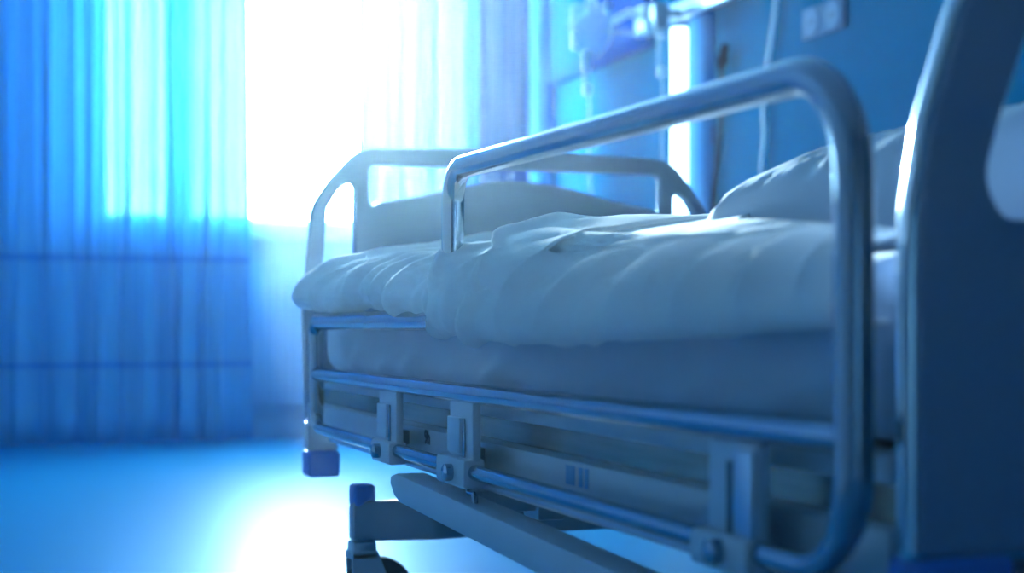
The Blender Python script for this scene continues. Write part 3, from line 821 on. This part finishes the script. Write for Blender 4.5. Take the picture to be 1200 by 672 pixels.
for k in range(8):
    y = rnd.uniform(2.1, 2.85)
    fA.append((y, rnd.uniform(0.2, 0.4), y - rnd.uniform(-0.1, 0.3), rnd.uniform(0.4, 0.75), rnd.uniform(0.006, 0.012), rnd.uniform(0.02, 0.035)))
D_(drape('foot_layer', stA, lambda v: 2.945, lambda v: 1.90, fA, M['linen'], None, seed=2.0))
# --- middle fold spilling over the rail
stM = [
    (2.02, [(0.68, 0.000), (0.618, -0.002), (0.596, 0.035), (0.630, 0.086), (0.74, 0.108), (1.10, 0.125)] + far(0.14)),
    (1.92, [(0.68, -0.004), (0.612, -0.008), (0.589, 0.030), (0.622, 0.088), (0.74, 0.108), (1.10, 0.125)] + far(0.14)),
    (1.80, [(0.68, -0.004), (0.612, -0.010), (0.590, 0.030), (0.624, 0.086), (0.74, 0.106), (1.10, 0.125)] + far(0.14)),
    (1.60, [(0.68, 0.010), (0.640, 0.000), (0.612, 0.030), (0.640, 0.085), (0.74, 0.120), (1.10, 0.150)] + far(0.15)),
]
fM = [(1.97, 0.05, 1.90, 0.20, 0.008, 0.02), (1.93, 0.04, 1.84, 0.17, 0.008, 0.016), (1.88, 0.05, 1.80, 0.2, 0.007, 0.016), (2.0, 0.14, 1.85, 0.32, 0.008, 0.02)]
D_(drape('middle_layer', stM, lambda v: piece(v, ((0.0, 1.97), (0.125, 1.96), (0.25, 1.90), (0.375, 1.94), (0.5, 2.0), (1.0, 2.03))), lambda v: 1.64, fM, M['linen'], None, nu=80, seed=5.0, roll=0.010))
# --- big folded-back upper part
stB = [
    (2.20, [(0.66, 0.010), (0.610, 0.006), (0.590, 0.035), (0.638, 0.092), (0.745, 0.130), (1.10, 0.142)] + far(0.145)),
    (2.00, [(0.66, -0.004), (0.603, -0.006), (0.588, 0.024), (0.636, 0.086), (0.740, 0.128), (1.10, 0.148)] + far(0.145)),
    (1.80, [(0.655, -0.008), (0.600, -0.015), (0.587, 0.016), (0.638, 0.078), (0.735, 0.120), (1.10, 0.154)] + far(0.15)),
    (1.62, [(0.655, -0.014), (0.600, -0.022), (0.589, 0.010), (0.644, 0.066), (0.730, 0.106), (1.10, 0.150)] + far(0.14)),
    (1.40, [(0.655, -0.010), (0.602, -0.016), (0.592, 0.012), (0.648, 0.064), (0.730, 0.102), (1.02, 0.148)] + far(0.15)),
    (1.22, [(0.660, -0.006), (0.612, -0.010), (0.602, 0.014), (0.656, 0.066), (0.730, 0.104), (0.98, 0.135)] + far(0.15)),
    (1.00, [(0.680, 0.000), (0.640, -0.002), (0.630, 0.016), (0.674, 0.064), (0.750, 0.104), (0.98, 0.140)] + far(0.15)),
]
def crease(ax, ay, bx, by, amp, wid, asym=4.0):
    """sharp crease of the cloth between two sighted points on the near side"""
    r = []
    for px, py in ((ax, ay), (bx, by)):
        X = 0.62
        for _ in range(12):
            z = W(px, py, X=X).z - H
            X = 0.5 * X + 0.5 * (0.594 + max(0, z - 0.01) if z < 0.064 else 0.648 + min(0.12, (z - 0.064) * 2.2))
        r += [W(px, py, X=X).y, 0.055 + math.hypot(X - 0.597, z + 0.012)]
    return (*r, amp, wid, asym)
fB = [
    crease(668, 270, 550, 385, 0.028, 0.010, 2.6), crease(724, 276, 604, 398, 0.026, 0.010, 2.6), crease(796, 280, 648, 392, 0.030, 0.010, 2.6),
    crease(855, 282, 722, 390, 0.032, 0.009, 2.6), crease(908, 282, 785, 388, 0.030, 0.008, 2.6), crease(957, 284, 840, 380, 0.032, 0.007, 2.6), crease(1010, 290, 890, 372, 0.032, 0.007, 2.6),
    crease(770, 298, 690, 345, 0.012, 0.006, 1.5), crease(840, 296, 752, 340, 0.018, 0.006, 1.5), crease(805, 312, 765, 358, 0.016, 0.005, 1.5), crease(925, 296, 815, 335, 0.016, 0.006, 1.5),
    crease(700, 296, 630, 352, 0.012, 0.006, 1.5), crease(622, 340, 612, 412, 0.012, 0.007, 1.5), crease(880, 310, 835, 360, 0.014, 0.005, 1.5),
    (1.78, 0.28, 1.50, 0.27, 0.009, 0.010, 2.0), (1.56, 0.27, 1.26, 0.27, 0.009, 0.010, 2.0),
    (1.85, 0.40, 1.45, 0.34, 0.010, 0.04), (2.05, 0.45, 1.7, 0.60, 0.010, 0.05),
]
for k in range(10):
    y = 1.9 - k * 0.08 + rnd.uniform(-0.03, 0.03)
    fB.append((y, rnd.uniform(0.03, 0.07), y - rnd.uniform(-0.08, 0.12), rnd.uniform(0.12, 0.24), rnd.uniform(0.003, 0.006), rnd.uniform(0.01, 0.018)))
D_(drape('turned_back_layer', stB, lambda v: piece(v, ((0.0, 1.80), (0.125, 1.785), (0.25, 1.755), (0.375, 1.81), (0.5, 1.98), (0.64, 2.12), (1.0, 2.15))),
         lambda v: 1.01 + 0.66 * max(0, min(1, (v - 0.40) / 0.2)), fB, M['linen'], None, nu=260, nv=260, seed=9.0, noise_amp=0.0022, roll=0.013))

# pillow
def pillow(name, label, c, size, rot, seed):
    bm = bmesh.new(); n = 64; fr = {}
    rows = [[], []]
    for side in (0, 1):
        for i in range(n + 1):
            r = []
            for j in range(n + 1):
                u, v = -1 + 2 * i / n, -1 + 2 * j / n
                edge = (i in (0, n) or j in (0, n))
                if side and edge: r.append(rows[0][i][j]); continue
                th = ((1 - abs(u) ** 4) * (1 - abs(v) ** 3.4)) ** 0.34
                pin = 1 - 0.06 * (1 - abs(u) ** 2) - 0.0
                X = u * size[0] / 2 * (1 - 0.07 * (1 - v * v)); Y = v * size[1] / 2 * (1 - 0.07 * (1 - u * u))
                q = Vector((u * 2.2 + seed, v * 2.2, side * 3))
                w = 0.010 * noise.noise(q) + 0.006 * (1 - 2 * abs(noise.noise(q * 2.1 + Vector((v, 0, 0)))))
                w += 0.005 * math.sin(10 * v + 7 * u + 3 * noise.noise(q)) * (1 - th * 0.6)
                Z = (th * size[2] if side == 0 else -th * 0.012) + w * (th ** 0.5) * (1.9 if side == 0 else 0.0)
                r.append(bm.verts.new((X, Y, Z)))
            rows[side].append(r)
    for side in (0, 1):
        R_ = rows[side]
        for i in range(n):
            for j in range(n):
                f = (R_[i][j], R_[i + 1][j], R_[i + 1][j + 1], R_[i][j + 1])
                bm.faces.new(f if side == 0 else f[::-1])
    o = from_bm(name, bm, M['pillow'], angle=180)
    o.matrix_world = Matrix.Translation(c) @ rot
    tag(o, label, 'pillow')
    return o
pillow('pillow', 'plump white pillow leaning on the headboard end of the bed', (1.165, 1.31, H + 0.078), (0.72, 0.57, 0.135), Matrix.Rotation(math.radians(0), 4, 'X') @ Matrix.Rotation(math.radians(4), 4, 'Z'), 3.0)

# ================================================================== LIGHT
wd = bpy.data.worlds.new('daylight'); SC.world = wd; wd.use_nodes = True
nt = wd.node_tree; bg = nt.nodes['Background']
bg.inputs['Color'].default_value = (0.48, 0.86, 1.0, 1); bg.inputs['Strength'].default_value = 80.0
sun = bpy.data.lights.new('sun', 'SUN'); sun.energy = 20; sun.color = (0.66, 0.88, 1.0); sun.angle = math.radians(1.5)
so = bpy.data.objects.new('sun', sun); COL.objects.link(so)
d = Vector((-0.165, -1.0, -0.19)).normalized()
so.rotation_euler = d.to_track_quat('-Z', 'Y').to_euler()
pt = bpy.data.lights.new('window_portal', 'AREA'); pt.shape = 'RECTANGLE'; pt.size = WX1 - WX0; pt.size_y = WZ1 - WZ0
pt.cycles.is_portal = True
po = bpy.data.objects.new('window_portal', pt); COL.objects.link(po)
po.location = ((WX0 + WX1) / 2, YW + 0.2, (WZ0 + WZ1) / 2); po.rotation_euler = (-PI / 2, 0, 0)

# thin haze volume added to imitate the lens's veiling glow
GLARE = 0.0055
hz = box('glare', (XL_ + 0.01, YB + 0.01, 0.002), (XW - 0.001, YW - 0.001, ZC - 0.001), None, bev=0)
m = bpy.data.materials.new('glare_scatter'); m.use_nodes = True; nt = m.node_tree; nt.nodes.clear()
o_ = nt.nodes.new('ShaderNodeOutputMaterial'); v_ = nt.nodes.new('ShaderNodeVolumeScatter')
v_.inputs['Density'].default_value = GLARE; v_.inputs['Anisotropy'].default_value = 0.85; v_.inputs['Color'].default_value = (0.62, 0.84, 1, 1)
nt.links.new(v_.outputs[0], o_.inputs['Volume']); hz.data.materials.append(m)
tag(hz, 'thin bluish haze volume added to stand in for lens flare by the window', 'glare', kind='stuff')

# ================================================================== CAMERA
cam = bpy.data.cameras.new('camera'); co = bpy.data.objects.new('camera', cam); COL.objects.link(co)
cam.sensor_width = 36; cam.lens = 36 * F / 1200; cam.shift_y = 44 / 1200.0
co.location = (0, 0, H); co.rotation_euler = (PI / 2, 0, -TH)
cam.clip_start = 0.02; cam.clip_end = 200
cam.dof.use_dof = True; cam.dof.focus_distance = 2.1; cam.dof.aperture_fstop = 3.2
SC.camera = co

vs = SC.view_settings
SC.display_settings.display_device = 'sRGB'
vs.view_transform = 'Standard'; vs.look = 'None'; vs.exposure = 0.12; vs.gamma = 1.0; vs.use_curve_mapping = False
cy = SC.cycles
cy.use_denoising = True
cy.max_bounces = 10; cy.diffuse_bounces = 6; cy.glossy_bounces = 4; cy.transmission_bounces = 6; cy.transparent_max_bounces = 16
cy.sample_clamp_indirect = 8.0
